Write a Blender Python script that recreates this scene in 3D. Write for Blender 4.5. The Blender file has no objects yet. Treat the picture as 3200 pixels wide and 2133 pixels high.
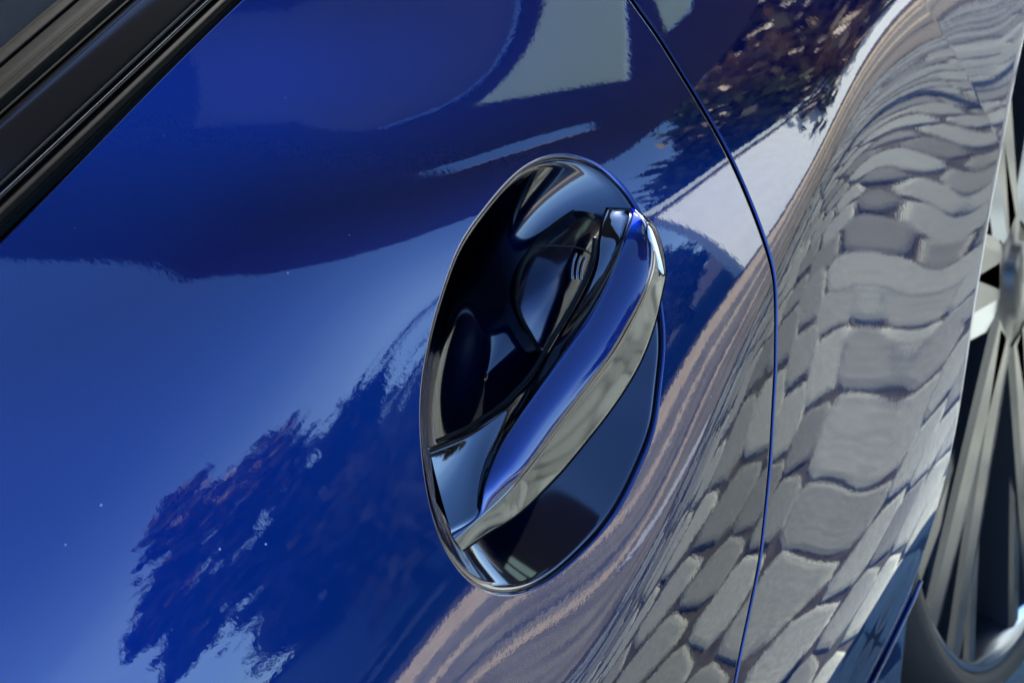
import bpy, bmesh, math, random
import numpy as np
from mathutils import Vector, Matrix
random.seed(7); rng = np.random.default_rng(7)
scene = bpy.context.scene
COL = scene.collection

# ------------------------------------------------------------------ camera, world, sun, exposure
# local frame: origin at the middle of the door handle, x to the car's rear, -y out of its left side, z up
HZ = 0.86                                   # height of the handle above the ground
DV = np.array((.59, .55, -.59)); DV /= np.linalg.norm(DV)          # view direction
_e1 = np.array((1., 0, 0)) - DV[0]*DV; _e1 /= np.linalg.norm(_e1)
_e2 = np.cross(DV, _e1)
RV = .548*_e1 + .836*_e2; RV /= np.linalg.norm(RV)
UV = np.cross(RV, DV)
FPX = 4444.0
CAM = -.62*DV - (50/FPX*.62)*RV + (34/FPX*.62)*UV
cd = bpy.data.cameras.new('camera'); cam = bpy.data.objects.new('camera', cd); COL.objects.link(cam)
cam.matrix_world = Matrix(((RV[0], UV[0], -DV[0], CAM[0]), (RV[1], UV[1], -DV[1], CAM[1]),
                           (RV[2], UV[2], -DV[2], CAM[2]+HZ), (0, 0, 0, 1)))
cd.sensor_width = 36; cd.lens = 36*FPX/3200
cd.clip_start = .02; cd.clip_end = 2000
cd.dof.use_dof = True; cd.dof.focus_distance = .62; cd.dof.aperture_fstop = 17
scene.camera = cam

SUN_EL = math.radians(21); SUN_ROT = math.radians(76)      # rotation from +y towards +x
w = bpy.data.worlds.new('World'); scene.world = w; w.use_nodes = True
wn = w.node_tree; bg = wn.nodes['Background']
sky = wn.nodes.new('ShaderNodeTexSky'); sky.sky_type = 'NISHITA'; sky.sun_disc = False
sky.sun_elevation = SUN_EL; sky.sun_rotation = SUN_ROT; sky.air_density = .6; sky.dust_density = .3; sky.ozone_density = 6.0; sky.altitude = 0
# thin high cloud that thickens towards the horizon, the same all round
def wnode(t, **k):
    n = wn.nodes.new(t)
    for a, v in k.items(): setattr(n, a, v)
    return n
wtc = wnode('ShaderNodeTexCoord'); wsx = wnode('ShaderNodeSeparateXYZ'); wn.links.new(wtc.outputs['Generated'], wsx.inputs[0])
wmr = wnode('ShaderNodeMapRange', interpolation_type='SMOOTHSTEP'); wn.links.new(wsx.outputs['Z'], wmr.inputs[0])
wmr.inputs[1].default_value = .50; wmr.inputs[2].default_value = .08; wmr.inputs[3].default_value = 0; wmr.inputs[4].default_value = .55
wmp = wnode('ShaderNodeMapping'); wn.links.new(wtc.outputs['Generated'], wmp.inputs[0]); wmp.inputs['Scale'].default_value = (1.6, 1.6, 6.5); wmp.inputs['Rotation'].default_value = (.5, .25, 0)
wno = wnode('ShaderNodeTexNoise'); wn.links.new(wmp.outputs[0], wno.inputs['Vector']); wno.inputs['Scale'].default_value = 1.3; wno.inputs['Detail'].default_value = 5
wcr = wnode('ShaderNodeMapRange'); wn.links.new(wno.outputs[0], wcr.inputs[0]); wcr.inputs[1].default_value = .3; wcr.inputs[2].default_value = .7; wcr.inputs[3].default_value = .35; wcr.inputs[4].default_value = 1
wmu = wnode('ShaderNodeMath', operation='MULTIPLY'); wn.links.new(wmr.outputs[0], wmu.inputs[0]); wn.links.new(wcr.outputs[0], wmu.inputs[1])
wmx = wnode('ShaderNodeMix', data_type='RGBA'); wn.links.new(wmu.outputs[0], wmx.inputs[0]); wn.links.new(sky.outputs[0], wmx.inputs[6]); wmx.inputs[7].default_value = (3.1, 4.9, 6.7, 1)
wn.links.new(wmx.outputs[2], bg.inputs[0]); bg.inputs[1].default_value = .108
sd = bpy.data.lights.new('sun', 'SUN'); sd.energy = 5.0; sd.angle = math.radians(.5); sd.color = (1, .95, .86)
sun = bpy.data.objects.new('sun', sd); COL.objects.link(sun)
sun.rotation_euler = Vector((-math.sin(SUN_ROT)*math.cos(SUN_EL), -math.cos(SUN_ROT)*math.cos(SUN_EL), -math.sin(SUN_EL))).to_track_quat('-Z', 'Y').to_euler()
scene.view_settings.view_transform = 'Standard'; scene.view_settings.look = 'None'
scene.view_settings.exposure = 2.85
scene.cycles.max_bounces = 10; scene.cycles.glossy_bounces = 6

# ------------------------------------------------------------------ materials
def nodes(name):
    m = bpy.data.materials.new(name); m.use_nodes = True
    nt = m.node_tree; return m, nt, nt.nodes['Principled BSDF']
def pset(b, **k):
    for a, v in k.items():
        b.inputs[a.replace('_', ' ')].default_value = v
def N(nt, t, **k):
    n = nt.nodes.new(t)
    for a, v in k.items():
        if hasattr(n, a): setattr(n, a, v)
        else: n.inputs[a.replace('_', ' ')].default_value = v
    return n
def ramp(nt, src, stops):
    r = nt.nodes.new('ShaderNodeValToRGB'); e = r.color_ramp.elements
    while len(e) < len(stops): e.new(.5)
    for q, (p, c) in zip(e, stops): q.position = p; q.color = (*c, 1)
    nt.links.new(src, r.inputs[0]); return r.outputs[0]
def simple(name, col, rough=.5, metal=0., noise=None, amt=.15, bump=0, coat=0):
    m, nt, b = nodes(name)
    pset(b, Base_Color=(*col, 1), Roughness=rough, Metallic=metal, Coat_Weight=coat)
    if noise:
        tc = N(nt, 'ShaderNodeTexCoord'); n = N(nt, 'ShaderNodeTexNoise', Scale=noise, Detail=4.)
        nt.links.new(tc.outputs['Object'], n.inputs['Vector'])
        lo = tuple(max(0, c*(1-amt)) for c in col); hi = tuple(min(1, c*(1+amt)) for c in col)
        nt.links.new(ramp(nt, n.outputs[0], [(.3, lo), (.7, hi)]), b.inputs['Base Color'])
        if bump:
            bu = N(nt, 'ShaderNodeBump', Strength=1., Distance=bump); nt.links.new(n.outputs[0], bu.inputs['Height'])
            nt.links.new(bu.outputs[0], b.inputs['Normal'])
    return m
def paint(name, col, flake=1., peel=.0000075, dust=True, ior=1.72, crough=.012):
    m, nt, b = nodes(name)
    pset(b, Base_Color=(*col, 1), Metallic=1., Roughness=.36, Specular_Tint=(.38, .50, .85, 1), Coat_Weight=1., Coat_Roughness=crough, Coat_IOR=ior)
    tc = N(nt, 'ShaderNodeTexCoord')
    # metallic flakes: tiny tilted facets under the lacquer
    v = N(nt, 'ShaderNodeTexVoronoi', Scale=2600.); nt.links.new(tc.outputs['Object'], v.inputs['Vector'])
    mr = N(nt, 'ShaderNodeMapRange'); nt.links.new(v.outputs['Color'], mr.inputs[0])
    mr.inputs[3].default_value = .92; mr.inputs[4].default_value = 1.08
    mx = N(nt, 'ShaderNodeMix', data_type='RGBA', blend_type='MULTIPLY'); mx.inputs[0].default_value = flake
    mx.inputs[6].default_value = (*col, 1)
    nt.links.new(mr.outputs[0], mx.inputs[7])
    last = mx.outputs[2]
    if dust:      # sparse settled dust specks
        d = N(nt, 'ShaderNodeTexVoronoi', Scale=62.); nt.links.new(tc.outputs['Object'], d.inputs['Vector'])
        n2 = N(nt, 'ShaderNodeTexNoise', Scale=900.); nt.links.new(tc.outputs['Object'], n2.inputs['Vector'])
        ad = N(nt, 'ShaderNodeMath', operation='MULTIPLY_ADD'); ad.inputs[1].default_value = .05
        nt.links.new(n2.outputs[0], ad.inputs[0]); nt.links.new(d.outputs['Distance'], ad.inputs[2])
        f = N(nt, 'ShaderNodeMath', operation='LESS_THAN'); f.inputs[1].default_value = .050
        nt.links.new(ad.outputs[0], f.inputs[0])
        m2 = N(nt, 'ShaderNodeMix', data_type='RGBA'); nt.links.new(f.outputs[0], m2.inputs[0])
        nt.links.new(last, m2.inputs[6]); m2.inputs[7].default_value = (.22, .25, .32, 1); last = m2.outputs[2]
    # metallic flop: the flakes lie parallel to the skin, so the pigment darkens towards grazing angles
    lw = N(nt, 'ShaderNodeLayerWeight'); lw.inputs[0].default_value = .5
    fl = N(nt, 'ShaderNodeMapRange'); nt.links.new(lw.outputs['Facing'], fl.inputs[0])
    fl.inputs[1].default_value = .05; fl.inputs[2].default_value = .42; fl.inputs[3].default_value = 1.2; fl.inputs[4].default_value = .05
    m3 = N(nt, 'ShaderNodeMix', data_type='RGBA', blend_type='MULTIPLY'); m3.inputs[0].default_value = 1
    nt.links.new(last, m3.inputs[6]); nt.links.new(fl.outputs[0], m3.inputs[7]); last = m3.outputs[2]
    nt.links.new(last, b.inputs['Base Color'])
    if dust:      # faint film of dust and wiping marks dulls the lacquer unevenly
        n3 = N(nt, 'ShaderNodeTexNoise', Scale=14., Detail=6.); nt.links.new(tc.outputs['Object'], n3.inputs['Vector'])
        r3 = N(nt, 'ShaderNodeMapRange'); nt.links.new(n3.outputs[0], r3.inputs[0]); r3.inputs[1].default_value = .35; r3.inputs[2].default_value = .7
        r3.inputs[3].default_value = crough*.6; r3.inputs[4].default_value = crough*2.2; nt.links.new(r3.outputs[0], b.inputs['Coat Roughness'])
    # orange peel in the lacquer
    n = N(nt, 'ShaderNodeTexNoise', Scale=420., Detail=2.5); nt.links.new(tc.outputs['Object'], n.inputs['Vector'])
    bu = N(nt, 'ShaderNodeBump', Strength=1., Distance=peel); nt.links.new(n.outputs[0], bu.inputs['Height'])
    nt.links.new(bu.outputs[0], b.inputs['Coat Normal'])
    return m
M = {}
BLUE = (.0002, .0135, .108)
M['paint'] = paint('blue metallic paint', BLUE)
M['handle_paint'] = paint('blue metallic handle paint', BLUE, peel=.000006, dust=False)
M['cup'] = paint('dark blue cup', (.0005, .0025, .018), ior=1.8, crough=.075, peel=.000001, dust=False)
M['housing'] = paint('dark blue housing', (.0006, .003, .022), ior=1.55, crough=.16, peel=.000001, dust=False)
M['gloss_black'] = simple('gloss black', (.003, .003, .0035), .14, coat=0)
M['black_chrome'] = simple('black chrome', (.15, .155, .165), .05, 1.)
M['chrome'] = simple('satin chrome', (.115, .12, .125), .10, 1.)
M['bright'] = simple('polished alloy', (.27, .30, .35), .16, 1.)
M['alloy_dark'] = simple('dark alloy', (.035, .036, .04), .25, .6)
M['rubber'] = simple('black rubber', (.006, .006, .005), .5, noise=300, amt=.3)
M['tyre'] = simple('tyre rubber', (.009, .009, .01), .7, noise=120, amt=.3, bump=.0004)
for k_ in ('rubber', 'gloss_black', 'tyre'): M[k_].node_tree.nodes['Principled BSDF'].inputs['Specular IOR Level'].default_value = .17 if k_ == 'gloss_black' else .03
M['tyre'] = simple('tyre rubber', (.009, .009, .01), .7, noise=120, amt=.3, bump=.0004)
M['disc'] = simple('brake disc steel', (.35, .34, .33), .3, 1., noise=60)
M['cavity'] = simple('black cavity', (.003, .003, .003), .8)

# ------------------------------------------------------------------ body surface y = S(x, z)  (bicubic B-spline fitted to the car's side)
XA, XB, NX, ZA, ZB, NZ = -.6, 1.1, 26, -.62, .22, 19
HX = (XB-XA)/(NX-3); HZZ = (ZB-ZA)/(NZ-3)
CO = np.array([float(v) for v in """
-12727,-11175,-9545,-7807,-5733,-3199,4,4215,9561,16321,25063,35977,49122,64956,83319,103623,126256,150166,176500,-21312,-19726,-18137,-16466,-14506,
-12103,-9008,-4845,548,7468,16486,27840,41599,58282,77678,99241,122903,148016,173113,-29847,-28285,-26721,-25123,-23279,-21012,-18035,-13923,-8484,
-1408,7889,19672,34043,51567,72038,94802,119750,145630,171812,-38406,-36845,-35298,-33764,-32052,-29945,-27126,-23091,-17621,-10388,-808,11387,26337,
44722,66338,90358,116677,144001,171659,-47078,-45484,-43910,-42410,-40836,-38942,-36361,-32485,-27014,-19592,-9656,2974,18453,37671,60593,86207,114155,
143701,173319,-55990,-54290,-52624,-51094,-49645,-48001,-45785,-42179,-36785,-29122,-18643,-5474,10574,30432,54982,82359,112588,144886,177953,-65300,
-63400,-61547,-59887,-58494,-57150,-55422,-52337,-47103,-39198,-27779,-13857,2810,23248,48648,80043,111853,148612,184829,-75243,-73047,-70888,-68934,
-67451,-66333,-65387,-63086,-58330,-50040,-37499,-21457,-4985,18360,42065,76484,113135,155123,196337,-86028,-83417,-80844,-78471,-76629,-75606,-75348,
-74718,-70630,-61668,-48101,-29607,-10523,10798,36819,69461,119134,163828,203960,-97694,-94660,-91600,-88669,-86411,-84809,-85649,-86902,-84502,-73621,
-58857,-40566,-19298,8440,27903,62935,131039,166555,214375,-110598,-107016,-103542,-99916,-97130,-95344,-93833,-101494,-99454,-84699,-72485,-52973,
-37107,-10972,18658,79529,121336,169411,212298,-124530,-120716,-116648,-112976,-108714,-108768,-103630,-117235,-113296,-96141,-82201,-68330,-50589,
-26374,23678,77867,117209,166365,212787,-139642,-135319,-131144,-126799,-123522,-121342,-122650,-127228,-124611,-109050,-92773,-76964,-62623,-25754,
22970,72465,116171,163478,210706,-155687,-151189,-146665,-142432,-139162,-137479,-137762,-138228,-134534,-122538,-102544,-84581,-63041,-22633,22532,
69669,116068,162832,209735,-172748,-167847,-163032,-158568,-155105,-152699,-151305,-148921,-142678,-131955,-110994,-87909,-60771,-19599,23258,70008,
116817,163495,210022,-190375,-184999,-179699,-174812,-170679,-167102,-163573,-158470,-150153,-137678,-116763,-88578,-57792,-18353,25311,71153,118311,
164512,210912,-208446,-202369,-196384,-190732,-185504,-180306,-174588,-166889,-156115,-140742,-118251,-89694,-55745,-16483,26988,72915,119704,165594,
211351,-226509,-219565,-212662,-205973,-199354,-192387,-184432,-174231,-160806,-143013,-119078,-89247,-54592,-15003,28250,73902,120564,165585,211153,
-244361,-236349,-228379,-220480,-212342,-203536,-193411,-180789,-164931,-144942,-119496,-88891,-53691,-14058,28855,73853,119686,164702,209747,-261684,
-252550,-243416,-234214,-224504,-213877,-201666,-186800,-168749,-146842,-120061,-88662,-53200,-13672,28753,72875,117873,162756,207552,-278248,-267964,
-257647,-247128,-235877,-223507,-209360,-192474,-172505,-148935,-120965,-88898,-53199,-13875,27998,71390,115730,160156,204600,-293990,-282589,-271136,
-259369,-246655,-232654,-216722,-198021,-176349,-151312,-122286,-89596,-53684,-14550,26853,69649,113405,157386,201382,-308930,-296512,-284038,-271103,
-257015,-241482,-223897,-203537,-180325,-153964,-123969,-90698,-54560,-15571,25456,67773,111046,154606,198199,-322911,-309722,-296378,-282410,-267037,
-250081,-230966,-209089,-184473,-156907,-126018,-92186,-55801,-16884,23873,65824,108720,151946,195235,-336298,-322405,-308485,-293504,-276929,-258584,
-238019,-214698,-188736,-160029,-128276,-93882,-57236,-18335,22210,63864,106430,149450,192471,-348301,-335249,-320454,-304601,-286782,-267076,-245068,
-220329,-193016,-163195,-130578,-95616,-58712,-19816,20541,61885,104185,146891,190246
""".replace('\n', '').split(',')]).reshape(NX, NZ)*1e-6
CX = [[-2.3510969146115612, 0.669486278779216, 0.21597876191988252, -0.09826867061288691], -0.08551073579630258, 0.36788330390961566, 0.014972389577547967, -0.024601473619558223, 0.18]
def _bas(t):
    return np.stack([(1-t)**3, 3*t**3-6*t**2+4, -3*t**3+3*t**2+3*t+1, t**3], -1)/6
def S(x, z):
    x = np.asarray(x, float); z = np.asarray(z, float)
    u = (np.clip(x, XA, XB-1e-6)-XA)/HX; v = (np.clip(z, ZA, ZB-1e-6)-ZA)/HZZ
    i = np.floor(u).astype(int); j = np.floor(v).astype(int)
    bx = _bas(u-i); bz = _bas(v-j); y = 0
    for a in range(4):
        for b in range(4): y = y + bx[..., a]*bz[..., b]*CO[i+a, j+b]
    # character line along the flank
    p, x0, x1, s0, s1, k = CX
    xc = np.clip(x, x0, x1)
    zc = np.polyval(p, xc) + s0*np.minimum(x-x0, 0) + s1*np.maximum(x-x1, 0)
    fade = np.interp(x, [-.5, -.15, .5, 1.0], [.3, 1, 1, .3])
    return y + k*fade*.005*np.logaddexp(0, (zc-z)/.005)
def grad(x, z, e=.0008):
    return (S(x+e, z)-S(x-e, z))/(2*e), (S(x, z+e)-S(x, z-e))/(2*e)
def nrm(x, z):
    gx, gz = grad(x, z); n = np.stack([gx, -np.ones_like(gx), gz], -1)
    return n/np.linalg.norm(n, axis=-1, keepdims=True)
def rays(p):
    p = np.asarray(p, float).reshape(-1, 2)
    return DV + ((p[:, 0]-1600)/FPX)[:, None]*RV - ((p[:, 1]-1066.5)/FPX)[:, None]*UV
def at(p, h=0.):
    """points a height h (mm) above the body skin, seen at the photograph's pixels p"""
    d = rays(p); h = np.broadcast_to(np.asarray(h, float)*.001, (len(d),)); t = np.full(len(d), .3)
    for _ in range(90):
        q = CAM + t[:, None]*d
        gx, gz = grad(q[:, 0], q[:, 2])
        f = (S(q[:, 0], q[:, 2])-q[:, 1])/np.sqrt(1+gx*gx+gz*gz) - h
        t = t + f*.8
    return CAM + t[:, None]*d

# ------------------------------------------------------------------ mesh helpers
OFF = np.array((0, 0, HZ))
def link(name, V, Fc, mat, parent=None, smooth=True, normals=None, midx=None):
    me = bpy.data.meshes.new(name)
    me.from_pydata([tuple(v) for v in (np.asarray(V)+OFF)], [], [tuple(int(i) for i in f) for f in Fc])
    for m in (mat if isinstance(mat, (list, tuple)) else [mat]): me.materials.append(m)
    me.polygons.foreach_set('use_smooth', [smooth]*len(me.polygons))
    if midx is not None: me.polygons.foreach_set('material_index', midx)
    me.update()
    if normals is not None: me.normals_split_custom_set_from_vertices([tuple(n) for n in normals])
    o = bpy.data.objects.new(name, me); COL.objects.link(o)
    if parent: o.parent = parent
    return o
def empty(name, label, cat, group=None):
    o = bpy.data.objects.new(name, None); COL.objects.link(o); o['label'] = label; o['category'] = cat
    if group: o['group'] = group
    return o
def grid_faces(n, m, close=False, flip=False):
    F = []
    for i in range(n-1):
        for j in range(m if close else m-1):
            a, b = i*m+j, i*m+(j+1) % m
            f = (a, b, b+m, a+m); F.append(f[::-1] if flip else f)
    return F
def spline(P, n, closed=False):
    """centripetal-ish Catmull-Rom through P, n samples evenly over the parameter"""
    P = np.asarray(P, float); k = len(P)
    if closed:
        Q = np.concatenate([P[-1:], P, P[:2]]); u = np.arange(n)/n*k
    else:
        Q = np.concatenate([2*P[:1]-P[1:2], P, 2*P[-1:]-P[-2:-1]]); u = np.linspace(0, k-1, n)
    i = np.minimum(u.astype(int), k-1 if closed else k-2); t = (u-i)[:, None]
    a, b, c, d = Q[i], Q[i+1], Q[i+2], Q[i+3]
    return .5*(2*b+(c-a)*t+(2*a-5*b+4*c-d)*t*t+(3*b-a-3*c+d)*t**3)
def resample(P, n, closed=False):
    P = np.asarray(P, float)
    if closed: P = np.concatenate([P, P[:1]])
    s = np.concatenate([[0], np.cumsum(np.linalg.norm(np.diff(P, axis=0), axis=1))])
    q = np.linspace(0, s[-1], n, endpoint=not closed)
    return np.stack([np.interp(q, s, P[:, k]) for k in range(P.shape[1])], -1)
def tube(name, P, r, mat, parent, sides=8, closed=False):
    P = np.asarray(P, float); n = len(P); r = np.broadcast_to(np.asarray(r, float), (n,))
    T = np.gradient(P, axis=0) if not closed else (np.roll(P, -1, 0)-np.roll(P, 1, 0))
    T /= np.linalg.norm(T, axis=1, keepdims=True)
    up = np.array((.13, -.7, .7)); V = []
    for i in range(n):
        a = np.cross(T[i], up); a /= np.linalg.norm(a); b = np.cross(T[i], a)
        for k in range(sides):
            g = 2*math.pi*k/sides; V.append(P[i]+r[i]*(math.cos(g)*a+math.sin(g)*b))
    F = grid_faces(n, sides, True)
    if closed: F += [((n-1)*sides+j, (n-1)*sides+(j+1) % sides, (j+1) % sides, j) for j in range(sides)]
    else: F += [tuple(range(sides))[::-1], tuple((n-1)*sides+k for k in range(sides))]
    return link(name, V, F, mat, parent)
def box(lo, hi):
    x0, y0, z0 = lo; x1, y1, z1 = hi
    V = [(x0,y0,z0),(x1,y0,z0),(x1,y1,z0),(x0,y1,z0),(x0,y0,z1),(x1,y0,z1),(x1,y1,z1),(x0,y1,z1)]
    return V, [(0,3,2,1),(4,5,6,7),(0,1,5,4),(1,2,6,5),(2,3,7,6),(3,0,4,7)]

def poly_radius(poly, c, ang):
    """distance from c to the closed polygon along each angle (star-shaped)"""
    P = np.asarray(poly)-c; A = P; B = np.roll(P, -1, 0); out = np.full(len(ang), 9.)
    dx, dz = np.cos(ang), np.sin(ang)
    for a, b in zip(A, B):
        e = b-a; den = dx*e[1]-dz*e[0]
        with np.errstate(all='ignore'):
            t = (a[0]*e[1]-a[1]*e[0])/den; s = (a[0]*dz-a[1]*dx)/den
        ok = (np.abs(den) > 1e-12) & (s >= -1e-9) & (s <= 1+1e-9) & (t > 1e-6)
        out = np.where(ok & (t < out), t, out)
    return out
def edge_dir(Q, closed=True, sign=1):
    """unit 2-D outward normals along a ring of xz points"""
    T = np.roll(Q, -1, 0)-np.roll(Q, 1, 0)
    if not closed: T[0] = Q[1]-Q[0]; T[-1] = Q[-1]-Q[-2]
    T /= np.linalg.norm(T, axis=1, keepdims=True)
    return sign*np.stack([T[:, 1], -T[:, 0]], -1)
def roll_rings(Q, m2, r, depth, steps=5):
    """rings of a rolled panel edge leaving the skin at xz ring Q in direction m2"""
    x, z = Q[:, 0], Q[:, 1]; gx, gz = grad(x, z); n = nrm(x, z)
    P = np.stack([x, S(x, z), z], -1)
    m = np.stack([m2[:, 0], gx*m2[:, 0]+gz*m2[:, 1], m2[:, 1]], -1); m /= np.linalg.norm(m, axis=1, keepdims=True)
    R, NN = [], []
    for k in range(1, steps+1):
        a = math.pi/2*k/steps
        R.append(P+m*r*math.sin(a)-n*r*(1-math.cos(a))); NN.append(n*math.cos(a)+m*math.sin(a))
    R.append(R[-1]-n*depth); NN.append(m)
    return R, NN
def skin_ring(Q):
    x, z = Q[:, 0], Q[:, 1]; return np.stack([x, S(x, z), z], -1), nrm(x, z)

# ------------------------------------------------------------------ the car
car = empty('car', 'glossy dark blue metallic car seen close up at its door handle and rear wheel arch', 'car')
OVAL_PX = [(1765,486),(1690,508),(1620,550),(1536,633),(1467,734),(1412,853),(1370,982),(1338,1129),(1324,1215),(1320,1304),(1326,1406),(1344,1534),
           (1372,1651),(1413,1743),(1474,1809),(1546,1843),(1627,1842),(1709,1809),(1790,1748),(1872,1661),(1949,1549),(2000,1447),(2040,1324),(2061,1202),
           (2068,1090),(2066,1000),(2058,900),(2036,780),(1992,660),(1940,585),(1880,523),(1822,493)]
oval = spline(at(OVAL_PX)[:, [0, 2]], 400, True)
oval = resample(oval, 360, True)
oc = oval.mean(0)
# smooth out tracing noise: low-pass in polar form
_th = np.arctan2(oval[:, 1]-oc[1], oval[:, 0]-oc[0]); _r = np.hypot(oval[:, 0]-oc[0], oval[:, 1]-oc[1])
_o = np.argsort(_th); _tt = np.linspace(-math.pi, math.pi, 512, endpoint=False)
_rr = np.interp(_tt, _th[_o], _r[_o], period=2*math.pi)
_f = np.fft.rfft(_rr); _f[9:] = 0; _rr = np.fft.irfft(_f, 512)
def oval_r(ang): return np.interp(ang, _tt, _rr, period=2*math.pi)
SHUT_PX = [(1880,-170),(1973,0),(2055,110),(2129,231),(2210,365),(2286,503),(2338,620),(2381,730),(2410,820),(2421,875),(2424,960),(2423,1156),(2408,1429),(2374,1755),(2313,2041),(2297,2133),(2250,2330)]
shut = at(SHUT_PX)[:, [0, 2]]
shut = np.concatenate([[[.215, .152]], shut[1:] if shut[0, 1] > .14 else shut, [[-.07, -.40], [-.15, -.50], [-.24, -.585]]])
shut = resample(shut, 220)
for _ in range(3): shut[1:-1] = .25*shut[:-2]+.5*shut[1:-1]+.25*shut[2:]
GAP = .0008; RO = .0011
sm = edge_dir(shut, False)                      # points rearwards or forwards
if sm[60, 0] < 0: sm = -sm
door_edge = shut-sm*(GAP+RO); quart_edge = shut+sm*(GAP+RO)
ZT = .1545                                       # belt line of the skin
door_poly = np.concatenate([door_edge, [[-.98, -.585], [-.98, ZT]], ])
door_poly[0] = (door_edge[0][0], ZT)
ang = np.linspace(-math.pi, math.pi, 900, endpoint=False)
ca = np.arctan2(door_poly[:, 1]-oc[1], door_poly[:, 0]-oc[0])
ang = np.unique(np.round(np.concatenate([ang, ca]), 7))
ro = poly_radius(door_poly, oc, ang); LIP = .0018
ri = oval_r(ang)+LIP
u = np.linspace(0, 1, 95)**1.35
cs = np.stack([np.cos(ang), np.sin(ang)], -1)
rings, norms = [], []
Qi = oc+cs*ri[:, None]
R_, N_ = roll_rings(Qi, -edge_dir(Qi), LIP, .004, 6)
if np.dot(edge_dir(Qi)[0], Qi[0]-oc) < 0: R_, N_ = roll_rings(Qi, edge_dir(Qi), LIP, .004, 6)
rings += R_[::-1]; norms += N_[::-1]
for t in u:
    P, n = skin_ring(oc+cs*(ri+(ro-ri)*t)[:, None]); rings.append(P); norms.append(n)
Qo = oc+cs*ro[:, None]; mo = edge_dir(Qo)
if np.dot(mo[100], Qo[100]-oc) < 0: mo = -mo
R_, N_ = roll_rings(Qo, mo, RO, .012, 5); rings += R_; norms += N_
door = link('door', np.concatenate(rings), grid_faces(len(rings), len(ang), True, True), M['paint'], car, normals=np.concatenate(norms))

# rear quarter panel, rays from the wheel centre
XW, ZW, RA = .53, -.50, .37
wc = np.array((XW, ZW))
qpoly = np.concatenate([quart_edge[::-1], [[1.02, ZT], [1.06, -.2], [1.04, -.585]]])
qpoly[len(quart_edge)-1] = (quart_edge[0][0], ZT)
a0 = math.pi+math.atan2(.085, RA)               # below the axle on the front side
ang = np.linspace(a0, -.2, 700)
pa = np.arctan2(qpoly[:, 1]-ZW, qpoly[:, 0]-XW) % (2*math.pi); pa = np.where(pa > a0+.01, pa-2*math.pi, pa)
ang = np.unique(np.round(np.concatenate([ang, pa[(pa < a0) & (pa > -.2)]]), 7))[::-1]
ro = poly_radius(qpoly, wc, ang); cs = np.stack([np.cos(ang), np.sin(ang)], -1)
RL = .015; ri = np.full(len(ang), RA+RL*.6)
rings, norms = [], []
Qi = wc+cs*ri[:, None]
R_, N_ = roll_rings(Qi, -cs, RL, .035, 8); rings += R_[::-1]; norms += N_[::-1]
for t in np.linspace(0, 1, 80):
    P, n = skin_ring(wc+cs*(ri+(ro-ri)*t)[:, None]); rings.append(P); norms.append(n)
Qo = wc+cs*ro[:, None]; mo = edge_dir(Qo, False)
if np.dot(mo[100], cs[100]) < 0: mo = -mo
R_, N_ = roll_rings(Qo, mo, RO, .012, 5); rings += R_; norms += N_
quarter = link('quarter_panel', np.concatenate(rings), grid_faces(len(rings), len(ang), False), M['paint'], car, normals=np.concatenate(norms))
# rubber seal that closes the gap from behind
x, z = shut[:, 0], shut[:, 1]; n = nrm(x, z); P = np.stack([x, S(x, z), z], -1)-n*.009
m3 = np.stack([sm[:, 0], 0*x, sm[:, 1]], -1)
link('door_seal', np.concatenate([P-m3*.009, P+m3*.009]), grid_faces(2, len(P)), M['rubber'], car)

# ---- recessed cup behind the handle
ang = np.linspace(-math.pi, math.pi, 420, endpoint=False); cs = np.stack([np.cos(ang), np.sin(ang)], -1)
rr = oval_r(ang); rings = []
NB = nrm(np.array([0.]), np.array([0.]))[0]           # outward at the handle
rim, _n = skin_ring(oc+cs*rr[:, None]); TV = np.cross((1., 0, 0), NB)*-1; TV = TV if TV[2] > 0 else -TV
c3 = rim.mean(0)+TV*.012-np.array((1., 0, 0))*.010
low = .5+.5*np.tanh(((rim-rim.mean(0))@(-TV*.9+np.array((.44, 0, 0))))/.025)      # 1 on the lower rear wall, 0 on the upper front wall
pw = 4.4-2.85*low
for rho, dep in [(1.012, 2.9), (1.0, 2.5), (.992, 2.45), (.982, 2.7)]: rings.append(c3+(rim-c3)*rho-NB*dep*.001)
for q in np.linspace(.975, 0.004, 60):
    dep = 2.9+26*(1-(q/.975)**pw); rings.append(c3+(rim-c3)*q-NB*(dep*.001)[:, None])
V = np.concatenate(rings); F = grid_faces(len(rings), len(ang), True); F.append(tuple(range((len(rings)-1)*len(ang), len(rings)*len(ang)))[::-1])
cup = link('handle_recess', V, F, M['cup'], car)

# ---- the handle: cross sections [inner edge, crease, upper edge of the outer strip, lower edge]
I_ = [(1342,1398),(1464,1345),(1566,1278),(1620,1228),(1668,1176),(1714,1100),(1765,1014),(1808,940),(1846,862),(1862,806),(1868,750),(1878,690),(1894,648)]
K_ = [(1413,1668),(1490,1612),(1514,1520),(1556,1412),(1618,1310),(1703,1186),(1785,1070),(1850,975),(1905,872),(1940,785),(1962,715),(1974,672),(1968,650)]
U_ = [(1419,1682),(1494,1619),(1586,1533),(1645,1465),(1744,1329),(1841,1202),(1912,1105),(1970,1005),(2016,915),(2043,832),(2040,752),(2015,690),(1985,656)]
L_ = [(1449,1724),(1516,1676),(1617,1614),(1719,1518),(1802,1424),(1925,1266),(2002,1140),(2048,1020),(2074,908),(2083,850),(2074,780),(2046,704),(1996,660)]
hK = [0,6,12,16,19,21.5,23,23.5,23.5,23,21,17,11]
hU = [0,6.5,15,20,24,27,28.5,29,29,28,25.5,21,13]
hI = [-1,1,3,5,7,9,11,12,12.5,12.5,11.5,9,7]
hL = [-3,1,8,12,15,18,20,21,21,20.5,19,16,11]
NS = 150
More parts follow.
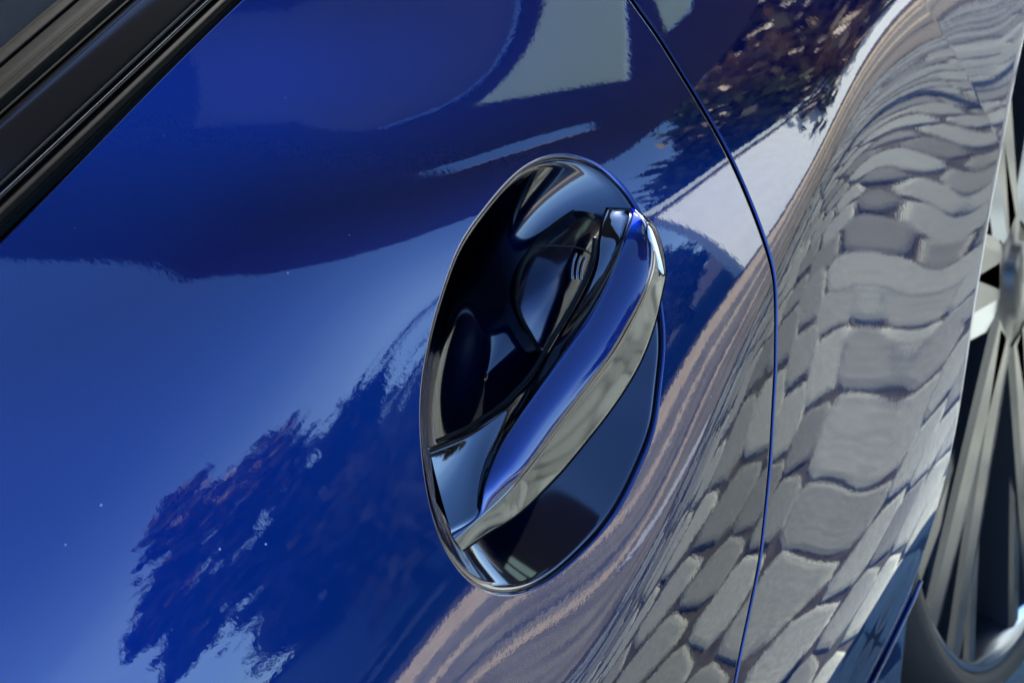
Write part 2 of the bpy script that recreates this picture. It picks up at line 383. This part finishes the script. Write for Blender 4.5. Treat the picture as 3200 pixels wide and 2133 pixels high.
def edge3(px, h):
    p = spline(px, NS); hh = spline(np.array(h, float)[:, None], NS)[:, 0]
    return at(p, hh)
PI_, PK, PU, PL = edge3(I_, hI), edge3(K_, hK), edge3(U_, hU), edge3(L_, hL)
NB = nrm(np.array([0.]), np.array([0.]))[0]           # outward at the handle
def face_strip(name, A, B, mat, bulge, ra, rb, parent, n=16, below=None):
    """smooth strip between two edges, crowned by bulge (m), its two edges rounded down by ra, rb"""
    V = []
    for i in range(len(A)):
        T = A[min(i+1, len(A)-1)]-A[max(i-1, 0)]; T /= np.linalg.norm(T)
        W = B[i]-A[i]; L = np.linalg.norm(W); nn = np.cross(W, T)
        if np.linalg.norm(nn) < 1e-9: nn = NB
        nn = nn/np.linalg.norm(nn)
        if np.dot(nn, CAM-A[i]) < 0: nn = -nn
        row = []
        bl = min(bulge, .12*L)
        for k in range(n+1):
            s = k/n; s = s+.0*s
            h = bl*4*s*(1-s)
            d0, d1 = s*L, (1-s)*L
            r0, r1 = min(ra, .35*L), min(rb, .35*L)
            if r0 > 0 and d0 < r0: h -= (1-math.sqrt(max(0, 1-(1-d0/r0)**2)))*r0
            if r1 > 0 and d1 < r1: h -= (1-math.sqrt(max(0, 1-(1-d1/r1)**2)))*r1
            row.append(A[i]+W*s+nn*h)
        V += row
    F = grid_faces(len(A), n+1)
    a = np.cross(V[1]-V[0]+V[n+1+1]-V[n+1], V[n+1]-V[0])
    mid = (len(A)//2)*(n+1)+n//2
    a = np.cross(V[mid+1]-V[mid], V[mid+n+1]-V[mid])
    if np.dot(a, CAM-V[mid]) < 0: F = [f[::-1] for f in F]
    return link(name, V, F, mat, parent)
handle = face_strip('door_handle', PI_, PK, M['black_chrome'], -.0010, .0022, .0008, car, 24)
face_strip('painted_cover', PK, PU, M['handle_paint'], .0015, .0006, .0006, handle, 20)
face_strip('outer_strip', PU, PL, M['chrome'], .0003, .0006, .0012, handle, 16)
# hidden underside closing the bar
PB = PI_*.5+PL*.5-NB*.009
PB2 = PL-NB*.0015
face_strip('underside', PL, PB, M['gloss_black'], 0, 0, 0, handle, 6)
face_strip('inner_side', PB, PI_, M['gloss_black'], 0, 0, 0, handle, 6)
# end cap
for o_, k in ((handle, -1),):
    C0 = (PI_[k]+PL[k])/2-NB*.004
    ring = [PI_[k], PK[k], PU[k], PL[k], PB[k]]
    link('end_cap', ring+[C0], [(i, (i+1) % 5, 5) for i in range(5)], M['black_chrome'], handle)
# bead along the inner edge of the handle
bead = edge3([(x-9, y-6) for x, y in I_[:11]], [v-1.2 for v in hI[:11]])
tube('inner_bead', bead[4:], .0011, M['gloss_black'], handle, 10)
# lock cover: oval cap on the outer end of the handle
LC = [(2024,706),(2034,712),(2046,738),(2058,775),(2068,815),(2075,850),(2072,857),(2062,848),(2048,820),(2034,780),(2024,735)]
lp = spline(LC, 80, True); c2 = lp.mean(0); V = []; F = []
hh = 25.0
for q, dh in [(1.0, -2.5), (1.0, .2), (.96, .6), (.8, 1.0), (.5, 1.25), (.2, 1.35)]: V.append(at(c2+(lp-c2)*q, hh+dh))
V = np.concatenate(V); F = grid_faces(6, 80, True); F.append(tuple(5*80+k for k in range(80)))
lc = link('lock_cover', V, F, simple('pale silver', (.62, .64, .66), .25, .4), handle)
tube('lock_cover_rim', at(c2+(lp-c2)*1.06, hh-.1), .00035, M['gloss_black'], handle, 6, True)

# ---- fixed housing (dome) under the rear end of the handle
DB = [(1843,640),(1800,655),(1765,679),(1728,708),(1696,734),(1660,771),(1640,804),(1627,835),(1617,872),(1613,915),(1615,950),(1623,978),(1636,1008),(1652,1036),(1692,1099),
      (1735,1098),(1775,1040),(1815,975),(1850,905),(1885,820),(1915,730),(1925,672),(1890,642)]
db = resample(spline(DB, 300, True), 200, True); c2 = np.array((1770, 850.)); V = []
prof = [(1.0, -22), (1.0, -13.5)] + [(q, -13+11*(1-q**2.2)) for q in np.linspace(.985, .01, 34)]
for q, h_ in prof: V.append(at(c2+(db-c2)*q, h_))
V = np.concatenate(V); F = grid_faces(len(prof), 200, True); F.append(tuple((len(prof)-1)*200+k for k in range(200)))
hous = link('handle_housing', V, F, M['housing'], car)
dome_h = lambda p: np.interp(np.hypot(*(p-c2).T), [0, 60, 120, 180, 230], [-2, -2.6, -4.8, -8.5, -13])
def on_dome(px, lift=0.):
    p = np.asarray(px, float)
    # relative radius inside the outline
    a = np.arctan2(*(db-c2).T[::-1]); o_ = np.argsort(a)
    rb = np.interp(np.arctan2(p[:, 1]-c2[1], p[:, 0]-c2[0]), a[o_], np.hypot(*(db-c2).T)[o_], period=2*math.pi)
    q = np.hypot(*(p-c2).T)/rb
    return at(p, -13+11*(1-np.clip(q, 0, 1)**2.2)+lift)
tube('housing_seam', on_dome(spline([(1664,769),(1705,767),(1756,768),(1800,773),(1830,783),(1862,806)], 40), .05), .00042, M['cavity'], hous, 6)
tube('housing_gasket', at(db[:120]*1.0, -13.4), .0008, M['rubber'], hous, 6)
for dx in (0, 15, 29):  # three thin silver ribs on the dome
    tube('silver_rib', on_dome(spline([(1801+dx,792+dx*.45),(1793+dx*.95,815+dx*.4),(1788+dx*.95,845+dx*.25),(1788+dx,872+dx*.05)], 24), .55), .0006, M['bright'], hous, 8)

# ---- belt-line trim and window glass (extruded along the car)
BN = np.array((0, -.45, .893)); BO = np.array((0, float(S(np.array([-.13]), np.array([ZT]))[0])+.0015, ZT-.002))
def belt_pt(py, h, n=BN):
    d = rays([(0, py)])[0]; o = BO+n*h*.001
    t = np.dot(o-CAM, n)/np.dot(d, n); q = CAM+t*d; return q[1], q[2]
XS = np.concatenate([np.linspace(-.97, .75, 76)])
sag = np.interp(XS, [-.6, -.1, .2, .8], [.012, 0, 0, .02])        # the belt follows the skin in plan
yb = S(np.clip(XS, -.55, .6), np.full(len(XS), ZT-.001)); yb = yb-np.interp(-.13, XS, yb)
ybs = np.polyval(np.polyfit(XS, yb, 3), XS)*.35
def extrude(name, prof, mat, parent):
    yz = np.array([belt_pt(p, h) for p, h in prof]); m = len(yz); V = []
    yz = spline(yz, (m-1)*5+1) if m > 3 else yz
    for x_, o_ in zip(XS, ybs): V += [(x_, y+o_, z) for y, z in yz]
    F = grid_faces(len(XS), len(yz)); 
    a = np.cross(np.subtract(V[1], V[0]), np.subtract(V[len(yz)], V[0]))
    if np.dot(a, (0, -.5, .8)) < 0: F = [f[::-1] for f in F]
    return link(name, V, F, mat, parent)
extrude('seal_strip', [(745,-3),(712,-2.5),(700,-1),(680,.5),(660,1),(645,.5),(638,-1)], M['rubber'], car)
mould = extrude('window_moulding', [(640,-2),(634,.5),(626,1.6),(614,2.2),(607,1.2),(600,2.0),(570,4.5),(520,5.5),(460,6),(410,5.6),(380,4),(376,1)], M['gloss_black'], car)
tube('moulding_bead', [(x_, belt_pt(611, 2.3)[0]+o_, belt_pt(611, 2.3)[1]) for x_, o_ in zip(XS, ybs)], .00055, M['chrome'], mould, 6)
extrude('window_seal', [(376,0),(368,2.5),(360,3.5),(350,2.6),(345,2.2),(320,4.4),(300,5),(285,4),(275,4.2),(250,4.6),(225,3.2),(214,1),(210,-.5)], M['rubber'], car)
extrude('glass_run_channel', [(213,0),(206,2.2),(185,2.8),(165,2.4),(158,0),(150,-4)], M['rubber'], car)
gm, gnt, gb = nodes('tinted window glass'); pset(gb, Base_Color=(.02, .022, .025, 1), Roughness=.02, IOR=1.5, Coat_Weight=.5)
y0, z0 = belt_pt(154, -2)
V = []; gl = [(0, 0), (.06, .07), (.14, .15), (.23, .23), (.32, .29)]
for x_ in np.linspace(-.97, .7, 30):
    for dy, dz in gl: V.append((x_, y0+dy*(1+.25*max(0, abs(x_)-.2)), z0+dz*(1-max(0, x_-.2)*.9)))
F = grid_faces(30, 5); V2 = [np.array(v)-(0, -.003, .003) for v in V]
link('window_glass', V, [f[::-1] for f in F], gm, car)

# ---- the rest of the body: closed hull behind the skins (casts the car's shadow)
hull_sec = [(-2.55,.30,.62,.30),(-2.35,.12,.72,.28),(-1.6,.09,.86,.24),(-1.05,.09,.93,.24),(-.60,.10,.955,.2),(-.3,.11,.96,.2),(.25,.12,.97,.2),(.8,.10,1.0,.2),(1.2,.09,1.0,.3),(1.6,.12,.98,.34),(1.82,.26,.82,.42)]
V = []; hy = 1.72
for x_, y_, zt, zb in hull_sec:
    inset = .045 if -.62 < x_ < 1.1 else 0.
    V += [(x_, y_+inset+.03, zb-HZ), (x_, y_+inset, zb+.12-HZ), (x_, y_+inset, zt-.10-HZ), (x_, y_+.10+inset, zt-.02-HZ), (x_, y_+.22, zt-HZ), (x_, hy-.12-y_, zt-HZ), (x_, hy+.02-y_, zt-.05-HZ), (x_, hy+.1-y_, zb+.2-HZ), (x_, hy+.05-y_, zb-HZ)]
m = 9; F = grid_faces(len(hull_sec), m, True); F += [tuple(range(m)), tuple(range((len(hull_sec)-1)*m, len(hull_sec)*m))[::-1]]
link('body_shell', V, F, M['cavity'], car, smooth=False)
rs = [(-1.0,.20,.955),(-.45,.30,1.20),(-.15,.36,1.31),(.25,.38,1.345),(.65,.38,1.30),(1.05,.36,1.16),(1.40,.30,1.01)]
V = []
for x_, y_, zt in rs:
    e_ = min(.24, (zt-.93)*.55)
    V += [(x_, y_-.0+(.10 if False else 0), zt-.05-HZ), (x_, y_+.08, zt-.01-HZ), (x_, .86, zt+.015-HZ), (x_, hy-.08-y_, zt-.01-HZ), (x_, hy-y_, zt-.05-HZ)]
V2 = [(v[0], v[1], v[2]-.03) for v in V]
m = 5; F = grid_faces(len(rs), m, False, True)
k = len(V); F2 = [tuple(i+k for i in f[::-1]) for f in F]
link('roof', V+V2, F+F2, M['handle_paint'], car)

# ---- rear wheel
XC = XW+.088; ZC = ZW+.012; KW = 1.08; WY = -.012                                        # plane of the rim's outer lip
def revolve(prof, n=128):
    V = []
    for r_, y_ in prof:
        for k in range(n):
            g = 2*math.pi*k/n; V.append((XC+KW*r_*math.cos(g), y_, ZC+KW*r_*math.sin(g)))
    return V, grid_faces(len(prof), n, True)
wheel = empty('x', '', ''); bpy.data.objects.remove(wheel)
V, F = revolve([(.318, WY+.005), (.321, WY-.004), (.325, WY-.008), (.327, WY-.007), (.329, WY-.009), (.332, WY-.008), (.336, WY-.004), (.344, WY+.02), (.345, WY+.12), (.345, WY+.22), (.330, WY+.25), (.318, WY+.25)], 160)
wheel = link('wheel', V, F, M['tyre'], car)
V, F = revolve([(.319, WY+.02), (.321, WY+.001), (.318, WY-.003), (.313, WY-.001), (.310, WY+.008), (.304, WY+.02), (.296, WY+.05), (.290, WY+.2)], 160)
link('rim', V, F, M['bright'], wheel)
V, F = revolve([(.283, WY+.16), (.05, WY+.16)], 96); link('wheel_barrel', V, F, M['cavity'], wheel)
V, F = revolve([(.195, WY+.115), (.195, WY+.10), (.10, WY+.10), (.09, WY+.07), (.02, WY+.07)], 128); link('brake_disc', V, F, M['disc'], wheel)
V, F = revolve([(.075, WY+.06), (.072, WY+.012), (.06, WY+.006), (.034, WY+.004), (.033, WY-.002), (.001, WY-.003)], 64); link('hub_cap', V, F, M['alloy_dark'], wheel)
def spoke(name, a0_, a1_, r0, r1, w0, w1, y0_, y1_, dep, mat):
    p0 = np.array((math.cos(a0_)*r0, math.sin(a0_)*r0)); p1 = np.array((math.cos(a1_)*r1, math.sin(a1_)*r1))
    t = (p1-p0)/np.linalg.norm(p1-p0); s = np.array((-t[1], t[0])); V = []; n = 9
    for k in range(n):
        q = k/(n-1); c_ = p0+(p1-p0)*q; wd = w0+(w1-w0)*q; y_ = y0_+(y1_-y0_)*q**1.3
        for sx, dy in ((-1, dep), (-.95, .003), (-.6, 0), (.25, 0), (.95, .004), (1, dep)):
            V.append((XC+KW*(c_[0]+s[0]*wd*sx), y_+dy, ZC+KW*(c_[1]+s[1]*wd*sx)))
    F = grid_faces(n, 6); 
    mi = [0 if (f_[0] % 6) == 3 else 1 for f_ in F]
    a = np.cross(np.subtract(V[3], V[2]), np.subtract(V[8], V[2]))
    if a[1] > 0: F = [f[::-1] for f in F]
    return link(name, V, F, mat, wheel, smooth=False, midx=mi)
NSP = 6
for k in range(NSP):
    b = 2*math.pi*(k+.35)/NSP
    for s_ in (-1, 1):
        spoke('spoke', b+s_*.07, b+s_*.12, .05, .312, .034, .024, WY+.004, WY+.004, .045, [M['bright'], M['alloy_dark']])
        spoke('spoke', b+s_*.12, b+s_*.30, .15, .312, .019, .019, WY+.010, WY+.006, .04, [M['bright'], M['alloy_dark']])
XC = XW; ZC = ZW; KW = 1.0; V, F = revolve([(.36, .24), (.405, .24), (.405, -.03)], 96); link('wheel_arch_liner', V, F, M['cavity'], car)
# blue edge of the side skirt in front of the wheel
sk = at(spline([(2878,1812),(2850,1880),(2812,1960),(2768,2050),(2720,2145),(2700,2200)], 40), 1.0)
tube('side_skirt_edge', sk, .0016, M['paint'], car, 8)

# ================================================================== surroundings that the bodywork mirrors
def g2w(x, y, z): return (x, y, z-HZ)             # world z -> local
def tagk(o, k, label=None):
    o['kind'] = k
    if label: o['label'] = label
    return o
# ground: one sheet to the horizon, bands of paving and painted sunlight on top
gmat = simple('asphalt', (.055, .055, .06), .85, noise=3., amt=.35)
R_ = 400
V = [g2w(-R_, -R_, -.03), g2w(R_, -R_, -.03), g2w(R_, R_, -.03), g2w(-R_, R_, -.03)]
tagk(link('ground', V, [(0,1,2,3)], gmat, smooth=False), 'structure', 'dark asphalt ground reaching the horizon')
bm_ = simple('brown paving', (.31, .285, .20), .8, noise=6., amt=.45)
def band(name, y0_, y1_, mat, z_, x0_=-14, x1_=26, label=''):
    V, F = box(g2w(x0_, min(y0_, y1_), z_-.05), g2w(x1_, max(y0_, y1_), z_))
    return tagk(link(name, V, F, mat, smooth=False), 'structure', label)
band('pavement', -2.45, -5.6, bm_, .0, label='brown paved strip beyond the stone setts')
cm = simple('painted sunlit ground', (.82, .64, .38), .85, noise=8., amt=.25)  # sunlit ground painted as a cream colour
st = simple('sunlit cream', (.82, .66, .42), .8, noise=9, amt=.2)  # streaks of sunlight painted as narrow cream strips
band('sun_streak', -3.45, -3.58, st, .004, label='narrow sunlit cream strip painted as a sun streak on the brown paving nearer the car')
band('sun_streak', -4.5, -4.75, st, .004, label='wider sunlit cream strip painted as a sun streak on the brown paving farther from the car')
band('sunlit_band', -5.62, -6.9, cm, .0, label='pale cream footpath with sunlight painted into its colour')
km = simple('kerb stone', (.50, .44, .42), .8, noise=10, amt=.25)
kerb1 = band('kerb', -9.6, -9.9, km, .10, -14, 3.1, label='pale pinkish kerb along the road')
kerb2 = band('kerb', -12.5, -13.6, km, .06, -14, 3.3, label='pale pinkish verge across the road')
# stone setts under and beside the car
sm_, snt, sb = nodes('granite sett'); pset(sb, Roughness=.7)
tc = N(snt, 'ShaderNodeTexCoord'); oi = N(snt, 'ShaderNodeObjectInfo')
n1 = N(snt, 'ShaderNodeTexNoise', Scale=90., Detail=8., Roughness=.72); snt.links.new(tc.outputs['Object'], n1.inputs['Vector'])
col = ramp(snt, n1.outputs[0], [(.28, (.25, .275, .24)), (.5, (.39, .425, .365)), (.72, (.55, .58, .50))])
geo = N(snt, 'ShaderNodeNewGeometry')
mrn = N(snt, 'ShaderNodeMapRange'); snt.links.new(geo.outputs['Random Per Island'], mrn.inputs[0]); mrn.inputs[3].default_value = .62; mrn.inputs[4].default_value = 1.12
mrn2 = N(snt, 'ShaderNodeMapRange'); snt.links.new(oi.outputs['Random'], mrn2.inputs[0]); mrn2.inputs[3].default_value = .6; mrn2.inputs[4].default_value = 1.25
ml = N(snt, 'ShaderNodeMath', operation='MULTIPLY'); snt.links.new(mrn.outputs[0], ml.inputs[0]); snt.links.new(mrn2.outputs[0], ml.inputs[1])
mm = N(snt, 'ShaderNodeMix', data_type='RGBA', blend_type='MULTIPLY'); mm.inputs[0].default_value = 1
snt.links.new(col, mm.inputs[6]); snt.links.new(ml.outputs[0], mm.inputs[7]); snt.links.new(mm.outputs[2], sb.inputs['Base Color'])
bu = N(snt, 'ShaderNodeBump', Strength=1., Distance=.002); snt.links.new(n1.outputs[0], bu.inputs['Height']); snt.links.new(bu.outputs[0], sb.inputs['Normal'])
jm = simple('dark joint sand', (.075, .075, .06), .9, noise=40, amt=.5)
V, F = box(g2w(-6, -2.45, -.12), g2w(14, 4, -.0042)); setts = tagk(link('sett_paving', V, F, jm, smooth=False), 'structure', 'grey stone sett paving beside the car')
SA, SB = .135, .145; rot = math.radians(20); cr, sr = math.cos(rot), math.sin(rot); AW, AS = 1.25, .34
def sett_mesh(a, b):
    """rounded block top: three rings"""
    V, F = [], []; jit = [(random.uniform(-.005, .005), random.uniform(-.004, .004)) for _ in range(8)]
    for ins, z_ in ((0, -.06), (0, -.0045), (.004, -.0015), (.012, 0)):
        A, B_ = a/2-ins, b/2-ins; c_ = .024
        P = [(-A+c_, -B_), (A-c_, -B_), (A, -B_+c_), (A, B_-c_), (A-c_, B_), (-A+c_, B_), (-A, B_-c_), (-A, -B_+c_)]
        V += [(x_+j_[0], y_+j_[1], z_) for (x_, y_), j_ in zip(P, jit)]
    F = grid_faces(4, 8, True); F.append(tuple(range(24, 32)))
    return V, F
cand = []
for i in range(-70, 90):                     # rows laid in segmental arcs
    for lane in range(-6, 9):
        t_ = -AW/2+random.uniform(0, .05)
        while t_ < AW/2-.03:
            sl = -8*AS*t_/AW**2; ln = random.uniform(.11, .19)
            tc_ = t_+ln/2/math.hypot(1, sl)
            sl = -8*AS*tc_/AW**2
            a_ = lane*AW+tc_; b_ = i*SB*1.055+AS*(1-4*tc_*tc_/AW**2)
            x_, y_ = a_*cr-b_*sr, a_*sr+b_*cr
            if -3 < x_ < 9 and -2.36 < y_ < .35: cand.append((math.hypot(x_-.75, (y_+.8)*1.3), x_, y_, rot+math.atan(sl), ln/SA))
            t_ += ln/math.hypot(1, sl)
cand.sort(); meshes = []
for k in range(10):
    V, F = sett_mesh(SA-.007-random.uniform(0, .004), SB-.004-random.uniform(0, .004))
    me = bpy.data.meshes.new('sett'); me.from_pydata(V, [], F); me.materials.append(sm_); me.polygons.foreach_set('use_smooth', [False]*len(me.polygons)); meshes.append((me, V, F))
BV, BF = [], []
for k, (d_, x_, y_, ra_, sc_) in enumerate(cand):
    me, V, F = random.choice(meshes); dz = random.uniform(-.001, .0015); rz = ra_+random.uniform(-.04, .04)
    if k < 290:
        o = bpy.data.objects.new('sett', me); COL.objects.link(o); o.location = (x_, y_, dz); o.parent = setts
        o.rotation_euler = (random.uniform(-.02, .02), random.uniform(-.02, .02), rz+random.choice((0, math.pi))); o.scale = (sc_, 1, 1)
    else:
        b0 = len(BV); c_, s_ = math.cos(rz), math.sin(rz)
        BV += [(x_+c_*p*sc_-s_*q, y_+s_*p*sc_+c_*q, z_+dz-HZ) for p, q, z_ in V]; BF += [tuple(b0+i for i in f) for f in F]
white = simple('white marking stone', (.86, .86, .82), .6, noise=40, amt=.08)
band('parking_line', -2.5, -3.3, white, .004, 1.03, 1.10, label='white parking line on the brown paving')
o = link('sett_field', BV, BF, sm_, setts, smooth=False); o['kind'] = 'stuff'

# white rendered wall with coping
wm = simple('white render', (.80, .87, .87), .8, noise=4., amt=.06)
wall = empty('garden_wall', 'long white rendered garden wall with pale coping mirrored in the rear quarter panel', 'wall')
def part(name, lo, hi, mat, par):
    V, F = box(g2w(*lo), g2w(*hi)); return link(name, V, F, mat, par, smooth=False)
part('wall_face', (0, -.25, 0), (21, 0, 2.5), wm, wall)
part('shadow_gap', (0, -.22, 2.5), (21, -.03, 2.62), simple('dark slate', (.03, .032, .04), .6), wall)
part('coping', (-.05, -.28, 2.62), (21, 0.04, 2.75), simple('pale teal coping', (.45, .55, .55), .7), wall)
wall.location = (3.95, -7.5, 0); wall.rotation_euler = (0, 0, math.radians(-15))
# distant pale shed
shed = empty('shed', 'low pale green shed across the road beside the tree', 'shed')
part('shed_wall', (2.7, -17, 0), (5.1, -14.5, 1.25), simple('pale green boards', (.42, .52, .50), .7, noise=6), shed)
part('shed_roof', (2.6, -17.1, 1.25), (5.2, -14.4, 1.36), M['alloy_dark'], shed)

# foliage
def leaf_mat(name, stops):
    m_, nt, b = nodes(name); g_ = N(nt, 'ShaderNodeNewGeometry')
    nt.links.new(ramp(nt, g_.outputs['Random Per Island'], stops), b.inputs['Base Color']); pset(b, Roughness=.6)
    return m_
LM = {'green': leaf_mat('dark green leaves', [(0, (.09, .08, .03)), (1, (.16, .125, .045))]),
      'autumn': leaf_mat('autumn leaves', [(0, (.24, .15, .055)), (1, (.42, .29, .10))]),
      'mixed': leaf_mat('turning leaves', [(0, (.06, .048, .03)), (1, (.13, .085, .045))]),
      'lime': leaf_mat('yellow green leaves', [(0, (.12, .13, .03)), (1, (.22, .22, .05))])}
bark = simple('bark', (.07, .055, .045), .9, noise=12)
def tree(name, x_, y_, clumps, mat, label, cat, group=None, n=6000, size=.16, trunk=.12):
    """clumps: (dx, dz, radius, weight) of the crown, heights above the ground"""
    t = empty(name, label, cat, group); t.location = (x_, y_, 0)
    W_ = np.array([c_[3] for c_ in clumps], float); W_ /= W_.sum(); V, F = [], []
    for c_, w_ in zip(clumps, W_):
        ns = 9; subs = []
        for q in range(ns):                     # leafy twigs spread over each bough
            v = rng.normal(size=3); v /= np.linalg.norm(v); subs.append((np.array((c_[0], 0, c_[1]))+v*c_[2]*rng.uniform(.35, 1.05), c_[2]*rng.uniform(.2, .4)))
        for q in range(int(n*w_)):
            sp_, sr_ = subs[q % ns]
            p = sp_+rng.normal(size=3)*sr_*np.array((1, 1, .75))
            if p[2] < .1: continue
            a = rng.normal(size=3); a /= np.linalg.norm(a); b = np.cross(a, rng.normal(size=3)); b /= np.linalg.norm(b); s_ = size*rng.uniform(.6, 1.3)
            k_ = len(V); V += [p-a*s_, p+b*s_*.5, p+a*s_, p-b*s_*.5]; F.append((k_, k_+1, k_+2, k_+3))
    V = np.array(V)-OFF
    link('crown', V, F, mat, t, smooth=False)
    top = max(c_[1] for c_ in clumps); V, F = [], []
    def limb(p, q, r0, r1):
        p, q = np.array(p, float), np.array(q, float); T = q-p; T /= np.linalg.norm(T); a = np.cross(T, (.3, 1, .2)); a /= np.linalg.norm(a); b = np.cross(T, a)
        k_ = len(V)
        for c__, r_ in ((p, r0), (q, r1)):
            for g in range(7): V.append(c__+r_*(math.cos(g*.8976)*a+math.sin(g*.8976)*b)-OFF)
        for g in range(7): F.append((k_+g, k_+(g+1) % 7, k_+7+(g+1) % 7, k_+7+g))
    limb((0, 0, 0), (.05, 0, top*.5), trunk, trunk*.6)
    for c_ in clumps: limb((.05*min(1, c_[1]/top), 0, min(c_[1]*.6, top*.5)), (c_[0], 0, c_[1]), trunk*.55, trunk*.15)
    link('trunk', V, F, bark, t, smooth=False)
    return t
tree('autumn_tree', 3.95, -12.4, [(-1.2,3.3,.55,1),(-1.15,4.2,.45,.6),(-.45,4.9,.5,.9),(.1,4.0,.7,1.3),(-.5,2.6,.7,1.2),(.6,3.0,.7,1.3),(-1.0,1.6,.45,.6),(.3,2.0,.8,1.4),(-.4,5.6,.28,.3),(-1.6,2.7,.3,.3),(-1.7,3.7,.25,.2)], LM['mixed'],
     'tall ragged autumn tree whose dark crown is mirrored in the lower front of the door', 'tree', n=7500, size=.13)
tree('autumn_bush', 4.9, -12.2, [(-.2,1.4,.8,1.2),(.1,2.0,.5,.8),(-.7,1.2,.8,1),(.4,1.0,.6,1),(-.6,2.2,.45,.5),(-.2,2.6,.25,.2)], LM['autumn'], 'low brown bush standing right beside the tall autumn tree', 'bush', n=9000, size=.13)
hed = [('green', 8.9, 5.0), ('lime', 10.9, 6.2), ('autumn', 13.0, 7.0), ('green', 15.6, 7.6), ('mixed', 18.4, 8.0), ('green', 21.5, 8.0)]
HL = ['olive green tree nearest the end of the white wall', 'yellow green tree behind the white wall', 'rusty brown tree behind the white wall',
      'tall olive green tree behind the white wall beside the rusty one', 'bronze tree between two olive green trees behind the wall', 'tallest olive green tree at the far rear end of the white wall']
for (kd, x_, h_), lb in zip(hed, HL):
    tree('garden_tree', x_, -10.2-.1*(x_-6), [(0,h_*.74,1.3,1.2),(-.9,h_*.55,1.2,1),(.9,h_*.5,1.2,1),(0,h_*.3,1.4,1.2),(.2,h_*.92,.8,.5)], LM[kd], lb, 'tree', 'trees behind the white wall', n=5000, size=.3)

# dark shade sail added to darken reflections, with gaps and a lighter patch
blocker_m = simple('dark sail cloth', (.02, .022, .03), .8)
blocker = empty('sky_blocker', 'unseen added dark sail with pale translucent patches stretched above the car', 'shade sail')
ZS = 1.5
outer = [(.5,2.2),(.64,-.2),(.80,-.9),(.86,-1.5),(1.08,-2.0),(1.42,-2.52),(2.08,-3.4),(2.6,-2.75),(3.3,-2.5),(6.2,-2.6),(6.6,-1.8),(6.3,-.6),(3.0,-.3),(1.2,.3)]
holes = [[(1.86,-1.19),(2.2,-1.52),(2.5,-1.81),(2.54,-1.42),(2.62,-1.0),(2.35,-.92),(2.12,-1.1)],
         [(1.12,-.56),(1.48,-.78),(1.78,-1.12),(2.02,-1.06),(2.15,-.86),(2.0,-.55),(1.3,-.4)],
         [(2.70,-1.38),(2.87,-1.76),(3.2,-1.86),(3.6,-1.5),(3.4,-1.0),(2.9,-1.0)],
         [(1.76,-1.72),(1.79,-1.90),(2.0,-2.04),(2.32,-2.19),(2.31,-2.06),(2.05,-1.88)]]
bm = bmesh.new()
def loop_edges(pts):
    vs = [bm.verts.new((x_, y_, ZS+HZ)) for x_, y_ in pts]
    return [bm.edges.new((vs[i], vs[(i+1) % len(vs)])) for i in range(len(vs))]
E = loop_edges(outer)
for h_ in holes: E += loop_edges(h_)
bmesh.ops.triangle_fill(bm, use_beauty=True, use_dissolve=False, edges=E)
ex = bmesh.ops.extrude_face_region(bm, geom=bm.faces[:])
for v in ex['geom']:
    if isinstance(v, bmesh.types.BMVert): v.co.z += .012
me = bpy.data.meshes.new('blocker_sheet'); bm.to_mesh(me); bm.free(); me.materials.append(blocker_m)
o = bpy.data.objects.new('blocker_sheet', me); COL.objects.link(o); o.parent = blocker
pm, pnt, pb = nodes('smoky translucent patch'); pset(pb, Base_Color=(.25, .3, .36, 1), Roughness=.9)  # grey patch added to tint one reflected gap
tr = N(pnt, 'ShaderNodeBsdfTranslucent', Color=(.17, .20, .22, 1)); mxs = N(pnt, 'ShaderNodeMixShader', Fac=.6)
out = pnt.nodes['Material Output']; pnt.links.new(pb.outputs[0], mxs.inputs[1]); pnt.links.new(tr.outputs[0], mxs.inputs[2]); pnt.links.new(mxs.outputs[0], out.inputs[0])
V = [(x_, y_, ZS+.02) for x_, y_ in holes[1]]; k = len(V)
link('blocker_patch', V+[(a, b, c_+.004) for a, b, c_ in V], [tuple(range(k))[::-1], tuple(range(k, 2*k))], pm, blocker, smooth=False)
fm, fnt, fb = nodes('cream translucent patch'); pset(fb, Base_Color=(.6, .6, .5, 1), Roughness=.9)  # cream patches added to tint two reflected gaps
tr2 = N(fnt, 'ShaderNodeBsdfTranslucent', Color=(.56, .68, .62, 1)); mx2 = N(fnt, 'ShaderNodeMixShader', Fac=.8)
fnt.links.new(fb.outputs[0], mx2.inputs[1]); fnt.links.new(tr2.outputs[0], mx2.inputs[2]); fnt.links.new(mx2.outputs[0], fnt.nodes['Material Output'].inputs[0])
for h_ in (holes[0], holes[2]):
    V = [(x_, y_, ZS+.02) for x_, y_ in h_]; k = len(V)
    link('blocker_patch', V+[(a, b, c_+.004) for a, b, c_ in V], [tuple(range(k))[::-1], tuple(range(k, 2*k))], fm, blocker, smooth=False)
for x_, y_ in ((.55,2.15),(6.2,-2.55),(6.25,-.62)):  # posts added to carry the made-up dark sheet
    V, F = [], []
    for z_ in (0, ZS+HZ+.05):
        for g in range(10): V.append((x_+.035*math.cos(g*.6283), y_+.035*math.sin(g*.6283), z_-HZ))
    F = [(g, (g+1) % 10, 10+(g+1) % 10, 10+g) for g in range(10)]
    link('blocker_post', V, F, M['alloy_dark'], blocker)
